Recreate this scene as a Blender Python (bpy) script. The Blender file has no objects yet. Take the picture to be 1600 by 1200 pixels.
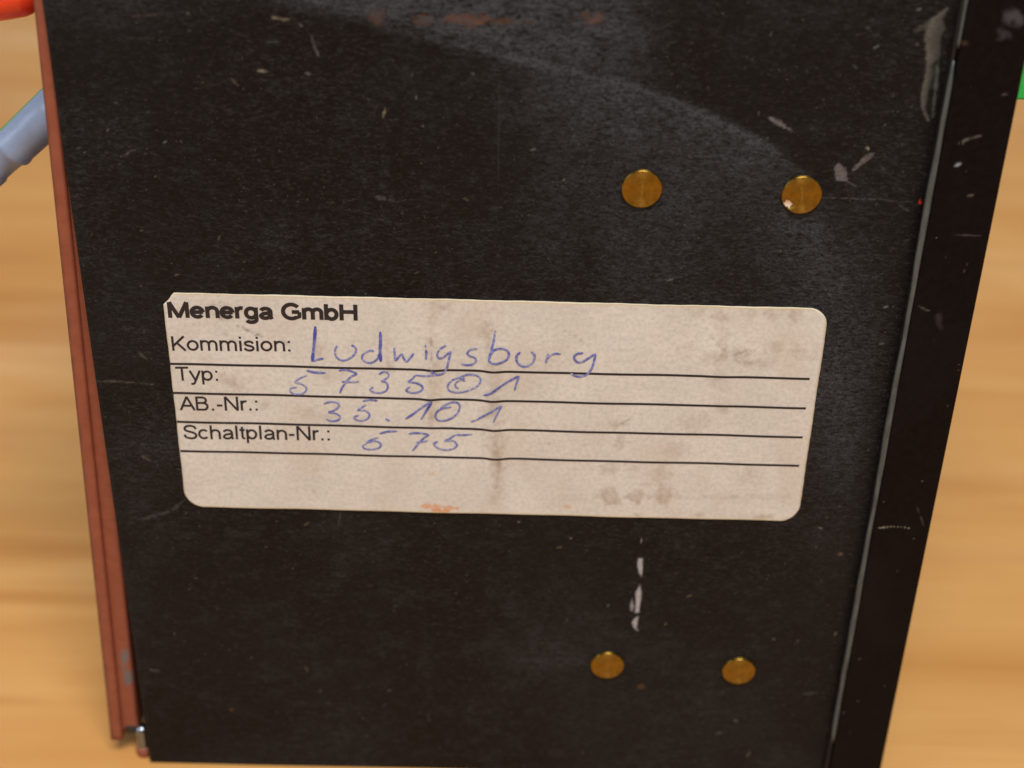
import bpy, bmesh, math, random
import numpy as np
from mathutils import Matrix, Vector

# ------------------------------------------------------------------ scene, camera, world, lights, exposure
S = bpy.context.scene
COL = S.collection
MM = 0.001
random.seed(4)

F_PX = 2350.0                      # focal length measured on the 1600 px wide photograph
PITCH, ROLL = math.radians(31.1), math.radians(1.4)
CAM_MM = np.array([0.0, -199.23, 203.19])
FW = np.array([0, math.cos(PITCH), -math.sin(PITCH)])
_r0 = np.array([1.0, 0, 0]); _u0 = np.cross(_r0, FW)
RT = math.cos(ROLL) * _r0 + math.sin(ROLL) * _u0
UP = -math.sin(ROLL) * _r0 + math.cos(ROLL) * _u0

cd = bpy.data.cameras.new('camera'); cam = bpy.data.objects.new('camera', cd); COL.objects.link(cam)
m = Matrix.Identity(4)
for i in range(3):
    m[i][0], m[i][1], m[i][2], m[i][3] = RT[i], UP[i], -FW[i], CAM_MM[i] * MM
cam.matrix_world = m
cd.sensor_width = 36.0; cd.lens = 36.0 * F_PX / 1600.0
cd.clip_start = 0.01; cd.clip_end = 20.0
cd.dof.use_dof = True; cd.dof.focus_distance = 0.2275; cd.dof.aperture_fstop = 12.5
cd.dof.aperture_blades = 7
S.camera = cam

w = bpy.data.worlds.new('World'); S.world = w; w.use_nodes = True
bg = w.node_tree.nodes['Background']
bg.inputs['Color'].default_value = (1.0, 0.96, 0.93, 1); bg.inputs['Strength'].default_value = 0.28

def area(name, loc, target, size, size_y, power, color):
    l = bpy.data.lights.new(name, 'AREA'); l.shape = 'RECTANGLE'; l.size = size; l.size_y = size_y
    l.energy = power; l.color = color
    o = bpy.data.objects.new(name, l); COL.objects.link(o)
    o.location = loc
    o.rotation_euler = (Vector(target) - Vector(loc)).to_track_quat('-Z', 'Y').to_euler()
    return o
area('ceiling_lamp', (0.12, -0.70, 1.40), (0, 0, 0.06), 0.75, 0.45, 26.5, (1.0, 0.945, 0.885))
area('cool_fill_light', (-1.15, -0.55, 0.75), (0, 0, 0.08), 0.6, 0.7, 4.5, (0.70, 0.85, 1.0))  # weak cool fill added from the left, no window seen

vs = S.view_settings
vs.view_transform = 'Standard'; vs.look = 'None'; vs.gamma = 1.0; vs.exposure = 0.0; vs.use_curve_mapping = False

# ------------------------------------------------------------------ helpers
def at(px, py, y=0.0):
    """Point in mm on the upright plane Y = y seen at photograph position (px, py)."""
    d = FW * F_PX + RT * (px - 800) + UP * (600 - py)
    t = (y - CAM_MM[1]) / d[1]
    return CAM_MM + d * t

_c = [at(0, 0), at(1600, 0), at(1600, 1200), at(0, 1200)]
def panel_to_px(X, Z, y=0.0):
    vx, vy, vz = X - CAM_MM[0], y - CAM_MM[1], Z - CAM_MM[2]
    d = vx * FW[0] + vy * FW[1] + vz * FW[2]
    return (800 + F_PX * (vx * RT[0] + vy * RT[1] + vz * RT[2]) / d,
            600 - F_PX * (vx * UP[0] + vy * UP[1] + vz * UP[2]) / d)

def empty(name, loc_mm=(0, 0, 0)):
    o = bpy.data.objects.new(name, None); COL.objects.link(o)
    o.empty_display_size = 0.01; o.location = [c * MM for c in loc_mm]
    return o

def tag(o, label=None, cat=None, kind=None, group=None):
    if label: o['label'] = label
    if cat: o['category'] = cat
    if kind: o['kind'] = kind
    if group: o['group'] = group
    return o

def link(name, me, mat, parent=None, smooth=False):
    """mesh data is in mm, world coordinates; converted to metres in the parent's space"""
    o = bpy.data.objects.new(name, me); COL.objects.link(o)
    if mat: me.materials.append(mat)
    off = np.zeros(3)
    if parent:
        p = parent; chain = Vector((0, 0, 0))
        while p: chain += p.location; p = p.parent
        off = np.array(chain)
        o.parent = parent
    n = len(me.vertices); co = np.empty(n * 3); me.vertices.foreach_get('co', co)
    co = co.reshape(-1, 3) * MM - off
    me.vertices.foreach_set('co', co.ravel())
    if smooth: me.polygons.foreach_set('use_smooth', [True] * len(me.polygons))
    me.update()
    return o

def bm_obj(name, bm, mat, parent=None, smooth=False):
    me = bpy.data.meshes.new(name); bm.normal_update(); bm.to_mesh(me); bm.free()
    return link(name, me, mat, parent, smooth)

def box_bm(x0, x1, y0, y1, z0, z1, bevel=0.0, seg=2):
    bm = bmesh.new(); bmesh.ops.create_cube(bm, size=1)
    for v in bm.verts:
        v.co = (x0 + (v.co.x + .5) * (x1 - x0), y0 + (v.co.y + .5) * (y1 - y0), z0 + (v.co.z + .5) * (z1 - z0))
    if bevel:
        bmesh.ops.bevel(bm, geom=bm.edges[:], offset=bevel, segments=seg, affect='EDGES', profile=0.5)
    return bm

def tube_bm(points, radii, sides=32, caps=True):
    """round tube swept through points (mm) with a radius at each point"""
    bm = bmesh.new(); rings = []
    P = [Vector(p) for p in points]
    ref = Vector((0, 1, 0))
    for i, p in enumerate(P):
        t = (P[min(i + 1, len(P) - 1)] - P[max(i - 1, 0)]).normalized()
        if abs(t.dot(ref)) > 0.95: ref = Vector((0, 0, 1))
        a = t.cross(ref).normalized(); b = t.cross(a).normalized()
        rings.append([bm.verts.new(p + radii[i] * (math.cos(k * 2 * math.pi / sides) * a + math.sin(k * 2 * math.pi / sides) * b)) for k in range(sides)])
    for r, s in zip(rings, rings[1:]):
        for k in range(sides):
            bm.faces.new((r[k], r[(k + 1) % sides], s[(k + 1) % sides], s[k]))
    if caps:
        bm.faces.new(rings[0][::-1]); bm.faces.new(rings[-1])
    bmesh.ops.recalc_face_normals(bm, faces=bm.faces[:])
    return bm

def grid_mesh(name, X, Y, Z, flip=False):
    """X,Y,Z arrays (rows, cols)"""
    r, c = X.shape
    me = bpy.data.meshes.new(name)
    co = np.stack([X, Y, Z], -1).reshape(-1, 3)
    idx = np.arange(r * c).reshape(r, c)
    q = np.stack([idx[:-1, :-1], idx[:-1, 1:], idx[1:, 1:], idx[1:, :-1]], -1).reshape(-1, 4)
    if flip: q = q[:, ::-1]
    me.vertices.add(len(co)); me.vertices.foreach_set('co', co.ravel())
    me.loops.add(q.size); me.loops.foreach_set('vertex_index', q.ravel())
    me.polygons.add(len(q)); me.polygons.foreach_set('loop_start', np.arange(0, q.size, 4)); 
    me.update(calc_edges=True); me.validate()
    return me

def colour_attr(me, name, rgba):
    a = me.color_attributes.new(name, 'FLOAT_COLOR', 'POINT')
    a.data.foreach_set('color', np.ascontiguousarray(rgba, dtype=np.float32).ravel())

def fbm(U, V, scale, octaves=4, seed=0):
    """value noise on arrays of mm coordinates, 0..1"""
    out = np.zeros_like(U); amp, tot = 1.0, 0.0
    for o in range(octaves):
        rng = np.random.default_rng(seed * 31 + o)
        T = rng.random((257, 257)); T[-1] = T[0]; T[:, -1] = T[:, 0]
        u = (U / scale * 2 ** o + 100.37 * (o + 1)) % 256; v = (V / scale * 2 ** o + 57.91 * (o + 1)) % 256
        iu = u.astype(int); iv = v.astype(int); fu = u - iu; fv = v - iv
        fu = fu * fu * (3 - 2 * fu); fv = fv * fv * (3 - 2 * fv)
        out += amp * ((T[iu, iv] * (1 - fu) + T[iu + 1, iv] * fu) * (1 - fv) + (T[iu, iv + 1] * (1 - fu) + T[iu + 1, iv + 1] * fu) * fv)
        tot += amp; amp *= 0.5
    return out / tot

def sstep(a, b, x):
    t = np.clip((x - a) / (b - a), 0, 1); return t * t * (3 - 2 * t)

def seg_d(PX, PY, pts):
    """distance (photo px) from each grid point to a polyline"""
    d = np.full(PX.shape, 1e9)
    for (x0, y0), (x1, y1) in zip(pts, pts[1:]):
        dx, dy = x1 - x0, y1 - y0
        t = np.clip(((PX - x0) * dx + (PY - y0) * dy) / (dx * dx + dy * dy + 1e-9), 0, 1)
        d = np.minimum(d, np.hypot(PX - x0 - t * dx, PY - y0 - t * dy))
    return d

class Stain:
    """layers coloured marks into an rgba field (rgb = colour of the mark, a = cover)"""
    def __init__(s, PX, PY):
        s.PX, s.PY = PX, PY; s.rgb = np.zeros(PX.shape + (3,)); s.a = np.zeros(PX.shape)
        s.n = fbm(PX, PY, 9, 4, 7)
        s.fine = fbm(PX, PY, 4.5, 2, 17)
    def put(s, mask, col):
        mask = np.clip(mask, 0, 1)
        na = mask + s.a * (1 - mask)
        k = np.where(na > 1e-6, mask / np.maximum(na, 1e-6), 0)[..., None]
        s.rgb = s.rgb * (1 - k) + np.array(col) * k; s.a = na
    def line(s, pts, width, col, alpha=1.0, broken=0.0):
        d = seg_d(s.PX, s.PY, pts)
        mx = sum(p[0] for p in (pts[0], pts[-1])) / 2; my = sum(p[1] for p in (pts[0], pts[-1])) / 2
        half = max(math.hypot(pts[0][0] - mx, pts[0][1] - my), 1.0)
        tt = np.clip(np.hypot(s.PX - mx, s.PY - my) / half, 0, 1)
        wd = width * (1 - .75 * tt ** 3)
        mk = (1 - sstep(wd * .5 - .9, wd * .5 + 1.5, d + (s.n - .5) * width * 1.1)) * alpha * (.45 + 1.0 * s.fine)
        if broken: mk = mk * sstep(broken - .12, broken + .12, s.fine)
        s.put(mk, col)
    def blob(s, x, y, rx, ry, col, alpha=1.0, rough=0.6, ang=0.0, soft=0.6):
        c, sn = math.cos(ang), math.sin(ang)
        u = ((s.PX - x) * c + (s.PY - y) * sn) / rx; v = (-(s.PX - x) * sn + (s.PY - y) * c) / ry
        d = np.hypot(u, v) + (s.n - .5) * rough * 2
        s.put((1 - sstep(1 - soft, 1 + soft * .4, d)) * alpha, col)
    def poly(s, pts, col, alpha=1.0, rough=2.0):
        ins = np.zeros(s.PX.shape, bool); n = len(pts)
        for i in range(n):
            x0, y0 = pts[i]; x1, y1 = pts[(i + 1) % n]
            c = (y0 > s.PY) != (y1 > s.PY)
            ins ^= c & (s.PX < (x1 - x0) * (s.PY - y0) / (y1 - y0 + 1e-9) + x0)
        d = seg_d(s.PX, s.PY, list(pts) + [pts[0]]) * np.where(ins, -1, 1) + (s.n - .5) * rough * 2
        s.put((1 - sstep(-1.5, 1.5, d)) * alpha, col)
    def rgba(s): return np.concatenate([s.rgb, s.a[..., None]], -1)

# ------------------------------------------------------------------ node materials
class NT:
    def __init__(s, name):
        s.m = bpy.data.materials.new(name); s.m.use_nodes = True
        s.t = s.m.node_tree; s.b = s.t.nodes['Principled BSDF']
    def n(s, typ, **kw):
        x = s.t.nodes.new(typ)
        for k, v in kw.items():
            if k in x.inputs.keys() if hasattr(x.inputs, 'keys') else False: x.inputs[k].default_value = v
            else: setattr(x, k, v)
        return x
    def l(s, a, b): s.t.links.new(a, b)
    def coords(s, scale=(1, 1, 1)):
        tc = s.n('ShaderNodeTexCoord'); mp = s.n('ShaderNodeMapping'); mp.inputs['Scale'].default_value = scale
        s.l(tc.outputs['Object'], mp.inputs['Vector']); return mp.outputs['Vector']
    def noise(s, vec, scale, detail=4, rough=.55, dist=0.0):
        x = s.n('ShaderNodeTexNoise'); x.inputs['Scale'].default_value = scale; x.inputs['Detail'].default_value = detail
        x.inputs['Roughness'].default_value = rough; x.inputs['Distortion'].default_value = dist
        s.l(vec, x.inputs['Vector']); return x.outputs['Fac']
    def ramp(s, fac, stops):
        x = s.n('ShaderNodeValToRGB'); e = x.color_ramp.elements
        while len(e) < len(stops): e.new(0.5)
        for q, (p, c) in zip(e, stops):
            q.position = p; q.color = tuple(c) + (1,) if len(c) == 3 else c
        s.l(fac, x.inputs['Fac']); return x.outputs['Color']
    def grey(s, fac, a, b, lo=0.3, hi=0.7):
        x = s.n('ShaderNodeMapRange'); x.inputs['From Min'].default_value = lo; x.inputs['From Max'].default_value = hi
        x.inputs['To Min'].default_value = a; x.inputs['To Max'].default_value = b
        s.l(fac, x.inputs['Value']); return x.outputs['Result']
    def mix(s, fac, a, b, mode='MIX'):
        x = s.n('ShaderNodeMix'); x.data_type = 'RGBA'; x.blend_type = mode
        for sock, v in ((x.inputs[0], fac), (x.inputs[6], a), (x.inputs[7], b)):
            if hasattr(v, 'is_linked'): s.l(v, sock)
            elif isinstance(v, (int, float)): sock.default_value = v
            else: sock.default_value = tuple(v) + (1,)
        return x.outputs[2]
    def math(s, op, a, b):
        x = s.n('ShaderNodeMath'); x.operation = op
        for sock, v in ((x.inputs[0], a), (x.inputs[1], b)):
            if hasattr(v, 'is_linked'): s.l(v, sock)
            else: sock.default_value = v
        return x.outputs[0]
    def bump(s, h, strength, dist):
        x = s.n('ShaderNodeBump'); x.inputs['Strength'].default_value = strength; x.inputs['Distance'].default_value = dist
        s.l(h, x.inputs['Height']); s.l(x.outputs['Normal'], s.b.inputs['Normal']); return x
    def base(s, c):
        if hasattr(c, 'is_linked'): s.l(c, s.b.inputs['Base Color'])
        else: s.b.inputs['Base Color'].default_value = tuple(c) + (1,)
    def rough(s, r):
        if hasattr(r, 'is_linked'): s.l(r, s.b.inputs['Roughness'])
        else: s.b.inputs['Roughness'].default_value = r
    def attr(s, name):
        x = s.n('ShaderNodeAttribute'); x.attribute_name = name; return x

def mat_panel():
    k = NT('black_lacquered_sheet')
    v = k.coords()
    streak = k.noise(k.coords((1100, 1100, 2600)), 1.0, 3, .65, .9)
    grain = k.noise(v, 2600, 2, .6)
    cloud = k.noise(v, 28, 4, .6)
    speck = k.noise(v, 1900, 1, .5)
    c = k.ramp(streak, [(.28, (.0038, .0030, .0031)), (.52, (.0072, .0060, .0062)), (.80, (.032, .028, .0285))])
    c = k.mix(k.grey(cloud, 0, .55, .42, .7), c, (.0092, .0086, .0090))
    sp = k.grey(speck, 0, 1, .735, .80)
    c = k.mix(k.math('MULTIPLY', sp, .5), c, (.10, .095, .09))
    a = k.attr('stain')
    dust_sheen_n = k.math('MULTIPLY', k.grey(streak, .05, 1.7, .32, .72), k.grey(grain, .55, 1.45, .3, .7))
    c = k.mix(k.math('MINIMUM', k.math('MULTIPLY', a.outputs['Alpha'], k.grey(grain, .7, 1.2, .3, .7)), 1.0), c, a.outputs['Color'])
    du = k.attr('dust_sheen')
    dm = k.math('MULTIPLY', du.outputs['Fac'], dust_sheen_n)
    c = k.mix(dm, c, (.048, .053, .062))  # bluish sheen and wiped dusty arc mixed in as paler colour
    k.base(c)
    k.rough(k.math('ADD', k.grey(streak, .40, .62), k.math('MULTIPLY', a.outputs['Alpha'], .2)))
    k.b.inputs['Specular IOR Level'].default_value = .12
    h = k.math('ADD', streak, k.math('MULTIPLY', grain, .45))
    k.bump(h, .7, .00012)
    return k.m

def mat_flange():
    k = NT('brown_black_lacquer')
    v = k.coords()
    n = k.noise(v, 900, 3, .6); cl = k.noise(v, 60, 3, .6)
    c = k.ramp(n, [(.3, (.0030, .0020, .0024)), (.7, (.0060, .0040, .0044))])
    c = k.mix(k.grey(cl, 0, .4, .5, .75), c, (.010, .0080, .0088))
    a = k.attr('stain')
    c = k.mix(a.outputs['Alpha'], c, a.outputs['Color'])
    k.base(c); k.rough(k.grey(n, .42, .55)); k.b.inputs['Specular IOR Level'].default_value = .08
    k.bump(n, .25, .00006)
    return k.m

def mat_simple(name, col_a, col_b, scale, rough, metallic=0.0, bump=.2, bdist=.00008, spec=.5):
    k = NT(name); v = k.coords(); n = k.noise(v, scale, 4, .6)
    k.base(k.ramp(n, [(.3, col_a), (.7, col_b)])); k.rough(k.grey(n, rough - .06, rough + .08))
    k.b.inputs['Metallic'].default_value = metallic; k.b.inputs['Specular IOR Level'].default_value = spec
    if bump: k.bump(n, bump, bdist)
    return k.m

def mat_bead():
    k = NT('worn_fold_highlight'); n = k.noise(k.coords((1, 1, .18)), 1500, 3, .6); n2 = k.noise(k.coords(), 160, 3, .6)
    k.base(k.ramp(n, [(.25, (.034, .040, .043)), (.7, (.085, .098, .100))])); k.rough(.34)  # the fold's highlight is put into this pale grey
    k.b.inputs['Specular IOR Level'].default_value = .5
    k.bump(n2, .3, .0001); return k.m

def mat_paper():
    k = NT('label_paper'); v = k.coords()
    f = k.noise(v, 1500, 3, .65); mo = k.noise(v, 90, 4, .6); fib = k.noise(k.coords((500, 500, 1600)), 1, 3, .6)
    c = k.ramp(mo, [(.3, (.550, .525, .490)), (.7, (.630, .605, .570))])
    c = k.mix(k.grey(f, 0, .50, .40, .70), c, (.39, .365, .335))
    c = k.mix(k.grey(fib, 0, .18, .45, .7), c, (.80, .75, .68))
    a = k.attr('stain'); c = k.mix(k.math('MULTIPLY', a.outputs['Alpha'], k.grey(f, .75, 1.2)), c, a.outputs['Color'])
    k.base(c); k.rough(.62); k.b.inputs['Specular IOR Level'].default_value = .3
    k.bump(k.math('ADD', f, fib), .18, .00005)
    return k.m

def mat_ink(name, a, b):
    k = NT(name); n = k.noise(k.coords(), 2600, 3, .6)
    k.base(k.ramp(n, [(.32, a), (.68, b)])); k.rough(.5); return k.m

def mat_pen():
    k = NT('blue_ballpoint_ink'); n = k.noise(k.coords(), 2300, 3, .65); a = k.attr('press')
    lo = k.ramp(n, [(.28, (.110, .145, .44)), (.50, (.185, .220, .50)), (.66, (.42, .42, .50))])
    hi = k.ramp(n, [(.30, (.024, .034, .26)), (.75, (.085, .105, .42))])
    k.base(k.mix(a.outputs['Fac'], lo, hi)); k.rough(.45); return k.m

def mat_brass():
    k = NT('turned_brass'); v = k.coords()
    tc = k.n('ShaderNodeTexCoord')
    n = k.noise(v, 900, 3, .6)
    sep = k.n('ShaderNodeSeparateXYZ'); k.l(tc.outputs['Object'], sep.inputs[0])
    r = k.math('SQRT', k.math('ADD', k.math('MULTIPLY', sep.outputs[0], sep.outputs[0]), k.math('MULTIPLY', sep.outputs[2], sep.outputs[2])), 0)
    ring = k.math('SINE', k.math('MULTIPLY', r, 22000.0), 0)
    k.base(k.ramp(n, [(.3, (.205, .122, .020)), (.7, (.320, .205, .042))]))
    k.b.inputs['Metallic'].default_value = 1.0
    k.rough(k.grey(n, .28, .42))
    tg = k.n('ShaderNodeTangent'); tg.direction_type = 'RADIAL'; tg.axis = 'Y'
    k.l(tg.outputs[0], k.b.inputs['Tangent']); k.b.inputs['Anisotropic'].default_value = .85; k.b.inputs['Anisotropic Rotation'].default_value = .25
    k.bump(k.math('ADD', k.math('MULTIPLY', ring, .35), n), .25, .00003)
    return k.m

def mat_red_oxide():
    k = NT('red_oxide_paint'); v = k.coords(); n = k.noise(v, 500, 4, .6); cl = k.noise(v, 50, 3, .6)
    c = k.ramp(n, [(.3, (.215, .056, .030)), (.7, (.265, .076, .043))])
    c = k.mix(k.grey(cl, 0, .3, .45, .7), c, (.21, .058, .034))
    a = k.attr('stain'); c = k.mix(a.outputs['Alpha'], c, a.outputs['Color'])
    k.base(c); k.rough(.5); k.b.inputs['Specular IOR Level'].default_value = .4; k.bump(n, .2, .00008); return k.m

def mat_wood():
    k = NT('oiled_light_wood')
    wide = k.noise(k.coords((2.6, 13, 1)), 1.0, 3, .5, .8)
    fine = k.noise(k.coords((7, 85, 1)), 1.0, 4, .55, .8)
    pore = k.noise(k.coords((40, 1300, 1)), 1.0, 2, .5)
    blot = k.noise(k.coords((9, 20, 1)), 1.0, 3, .5, 1.4)
    c = k.ramp(wide, [(.30, (.52, .250, .066)), (.50, (.60, .330, .110)), (.72, (.64, .390, .185))])
    c = k.mix(k.grey(fine, 0, .60, .45, .78), c, (.46, .205, .052))
    c = k.mix(k.grey(pore, 0, .20, .5, .75), c, (.42, .20, .06))
    c = k.mix(k.grey(blot, 0, .60, .47, .7), c, (.52, .245, .066))
    for x, y, rx, ry, al in ((-.19, .175, .13, .034, .95), (-.16, .205, .05, .014, .7), (-.115, .064, .05, .0055, .55), (-.10, .046, .05, .003, .5), (-.115, .016, .03, .0025, .9), (-.25, .34, .12, .05, .7),
                             (.165, .172, .05, .016, .40), (.12, .09, .05, .012, .30), (.11, .033, .05, .007, .25), (.10, .012, .04, .005, .25), (-.13, .105, .05, .006, .45)):
        tc = k.n('ShaderNodeTexCoord'); mp = k.n('ShaderNodeMapping'); mp.vector_type = 'TEXTURE'
        mp.inputs['Location'].default_value = (x, y, 0); mp.inputs['Scale'].default_value = (rx, ry, .2)
        mp.inputs['Rotation'].default_value = (0, 0, -.03)
        k.l(tc.outputs['Object'], mp.inputs['Vector'])
        g = k.n('ShaderNodeTexGradient'); g.gradient_type = 'SPHERICAL'; k.l(mp.outputs['Vector'], g.inputs['Vector'])
        mk = k.math('MULTIPLY', k.grey(g.outputs['Fac'], 0, al, 0, .7), k.grey(fine, .5, 1.3, .35, .7))
        c = k.mix(mk, c, (.435, .190, .046))
    k.base(c); k.rough(k.grey(fine, .36, .50)); k.b.inputs['Specular IOR Level'].default_value = .4
    k.bump(fine, .15, .0003); return k.m

def mat_plastic(name, a, b, rough=.35, trans=0.0, sss=0.0):
    k = NT(name); n = k.noise(k.coords(), 300, 3, .6)
    k.base(k.ramp(n, [(.3, a), (.7, b)])); k.rough(rough)
    k.b.inputs['Transmission Weight'].default_value = trans
    if sss:
        k.b.inputs['Subsurface Weight'].default_value = sss; k.b.inputs['Subsurface Scale'].default_value = .002
        k.b.inputs['Subsurface Radius'].default_value = (.6, .8, 1.0)
    return k.m

M = dict(panel=mat_panel(), flange=mat_flange(), bead=mat_bead(), paper=mat_paper(), print=mat_ink('black_print', (.006, .005, .010), (.014, .012, .020)),
         pen=mat_pen(), brass=mat_brass(), red=mat_red_oxide(), wood=mat_wood(),
         case=mat_simple('black_case_paint', (.010, .008, .008), (.016, .013, .013), 700, .5),
         nick=mat_simple('nick_glint_brass', (.72, .58, .48), (.85, .72, .64), 900, .45, .6, .2),  # near-white colour stands in for the glint in the dent
         steel=mat_simple('zinc_steel', (.20, .23, .28), (.28, .32, .38), 900, .2, 1.0, .1),
         rubber=mat_simple('red_brown_rubber', (.22, .06, .035), (.28, .085, .05), 600, .6),
         blue=mat_plastic('milky_blue_plastic', (.27, .36, .55), (.34, .43, .62), .30, 0.35, .5),
         redp=mat_plastic('glossy_red_plastic', (.72, .045, .012), (.80, .060, .018), .25, 0, .2),
         green=mat_plastic('green_plastic', (.012, .40, .060), (.016, .47, .080), .4, 0, .1),
         wire_g=mat_plastic('green_wire_sheath', (.10, .22, .08), (.13, .27, .10), .45),
         wire_b=mat_plastic('blue_wire_sheath', (.05, .09, .25), (.07, .12, .30), .45))

# ------------------------------------------------------------------ table
bm = box_bm(-900, 900, -900, 1000, -28, 0, 2.0, 2)
table = bm_obj('table_top', bm, M['wood'])
tag(table, 'light brown wooden table top under the black control unit', None, 'structure')

# ------------------------------------------------------------------ control unit
unit = empty('control_unit', (0, 45, 0))
tag(unit, 'black metal control unit standing upright with white paper label and brass rivets', 'control unit')
PL, PR, PT = -64.6, 58.4, 166.0            # panel left, right, top (mm)
PB = 0.0

# panel: a fine sheet with wear, dirt and a painted sheen laid into attributes
xs = np.linspace(PL, PR, 480); zs = np.concatenate([np.linspace(PB, 145, 580), np.linspace(146.5, PT, 14)])
X, Z = np.meshgrid(xs, zs)
PX, PY = panel_to_px(X, Z)
Y = (fbm(X, Z, 34, 2, 3) - .5) * .35
for rx, rz in ((17.9, 116.0), (40.9, 115.8), (17.8, 26.0), (40.8, 25.6)):      # sheet drawn in slightly round each rivet
    d = np.hypot(X - rx, Z - rz); Y += .22 * np.exp(-(d / 5.0) ** 2)
edge = np.minimum.reduce([X - PL, PT - Z, Z - PB]); Y += .25 * np.exp(-(edge / .35) ** 2)
pan_me = grid_mesh('front_panel', X, Y, Z)
st = Stain(PX, PY)
GREY = (.15, .14, .135); PALE = (.42, .40, .40); RUST = (.16, .060, .025); DUSTC = (.055, .053, .055)
# rust rubbed off along the top
for x, y, rx, ry, al in ((730, 32, 38, 11, .75), (660, 30, 16, 10, .45), (588, 25, 16, 12, .4), (790, 34, 40, 7, .4), (930, 30, 16, 8, .75), (912, 24, 14, 6, .4)):
    st.blob(x, y, rx, ry, RUST, al, .8)
# short scratches and rubs
st.line([(425, 28), (452, 31)], 5, (.16, .13, .09), .8); st.line([(466, 36), (474, 44)], 4, (.12, .10, .09), .6)
st.line([(486, 55), (491, 72), (499, 90)], 3, (.10, .09, .095), .7); st.line([(402, 111), (420, 112)], 4, (.22, .19, .15), .8)
st.line([(476, 113), (485, 117)], 3, (.15, .13, .11), .7); st.line([(415, 66), (440, 65)], 2.5, (.08, .08, .08), .6)
st.line([(188, 245), (214, 233)], 2.2, (.14, .13, .10), .7, .35); st.line([(292, 20), (296, 23)], 4, (.2, .2, .2), .7)
st.line([(360, 122), (372, 134)], 4, (.13, .11, .08), .6); st.line([(205, 26), (255, 22)], 4, (.06, .04, .035), .6)
st.line([(195, 60), (240, 60)], 2, (.045, .04, .04), .6)
st.line([(1202, 184), (1218, 193), (1237, 205)], 6, (.17, .155, .16), .85); st.line([(1204, 183), (1222, 190)], 3, (.12, .11, .11), .5)
st.poly([(1303, 262), (1310, 256), (1322, 262), (1324, 282), (1306, 282)], (.14, .125, .13), .8, 3)
st.line([(1334, 266), (1346, 254), (1362, 242), (1367, 238)], 7, (.12, .105, .10), .75)
st.line([(1355, 231), (1357, 233)], 4, (.34, .33, .24), .9); st.line([(1324, 284), (1338, 291)], 3, (.1, .095, .1), .7)
st.line([(1372, 255), (1388, 274)], 4, (.06, .055, .055), .5); st.line([(1285, 309), (1375, 312), (1425, 316)], 1.8, (.08, .075, .085), .6, .35)
st.line([(1404, 320), (1420, 330)], 6, (.05, .05, .055), .5)
st.line([(585, 308), (622, 316)], 5, (.075, .075, .08), .55, .4); st.line([(598, 183), (602, 170)], 3, (.20, .18, .12), .7)
st.line([(780, 120), (779, 300)], 1.4, (.05, .05, .055), .45)
# white paint streak between label and lower rivets
WH = (.36, .345, .36)
st.poly([(997, 872), (1004, 872), (1004, 890), (1002, 901), (998, 892), (996, 882)], WH, 1, 1)
st.poly([(1000, 912), (1002, 926), (1000, 942), (998, 956), (993, 956), (994, 936), (993, 926)], WH, 1, 1.4)
st.poly([(985, 942), (988, 934), (990, 946), (988, 954), (985, 952)], WH, .7, 1)
st.poly([(997, 962), (996, 974), (994, 978), (997, 985), (990, 980), (987, 972), (991, 966)], WH, 1, 1)
st.line([(1002, 842), (1002, 848)], 3, (.3, .29, .28), .7); st.line([(891, 840), (893, 842)], 3, (.3, .29, .28), .7)
# left rubs beside the label
st.line([(146, 596), (180, 595), (240, 600)], 2.5, (.085, .078, .062), .6, .3)
st.line([(216, 550), (232, 563)], 4, (.08, .07, .05), .6); st.line([(222, 712), (236, 720)], 4, (.10, .085, .06), .6)
st.line([(215, 812), (245, 806), (272, 795), (290, 780)], 5, (.055, .052, .056), .6, .3)
st.line([(533, 797), (528, 826)], 2, (.08, .075, .07), .6); st.line([(235, 1046), (248, 1048)], 6, (.07, .065, .065), .7)
st.line([(360, 1108), (364, 1109)], 4, (.16, .07, .03), .8); st.blob(1000, 1072, 8, 4, (.11, .055, .02), .5); st.blob(1313, 865, 7, 4, (.11, .075, .045), .8)
st.line([(1255, 1084), (1278, 1082)], 3, (.06, .06, .06), .6)
for i in range(170):                                   # lint and pin-prick nicks
    x, y = random.uniform(90, 1400), random.uniform(5, 1180)
    a_ = random.uniform(0, 3.14); ln = random.choice([0, 0, 0, 2, 4, 7]); br = random.uniform(.05, .20)
    st_col = random.choice([(br, br * .97, br * .9), (br, br * .85, br * .55), (br * .9, br * .95, br)])
    x1, y1 = x + ln * math.cos(a_), y + ln * math.sin(a_)
    sel = (abs(PX - x) < 14) & (abs(PY - y) < 14)
    if sel.any():
        d = seg_d(PX[sel], PY[sel], [(x, y), (x1, y1)]); mk = (1 - sstep(.4, 2.2, d)) * random.uniform(.3, .85)
        st.rgb[sel] = np.where((mk > .02)[:, None], np.array(st_col), st.rgb[sel]); st.a[sel] = np.maximum(st.a[sel], mk)
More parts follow.
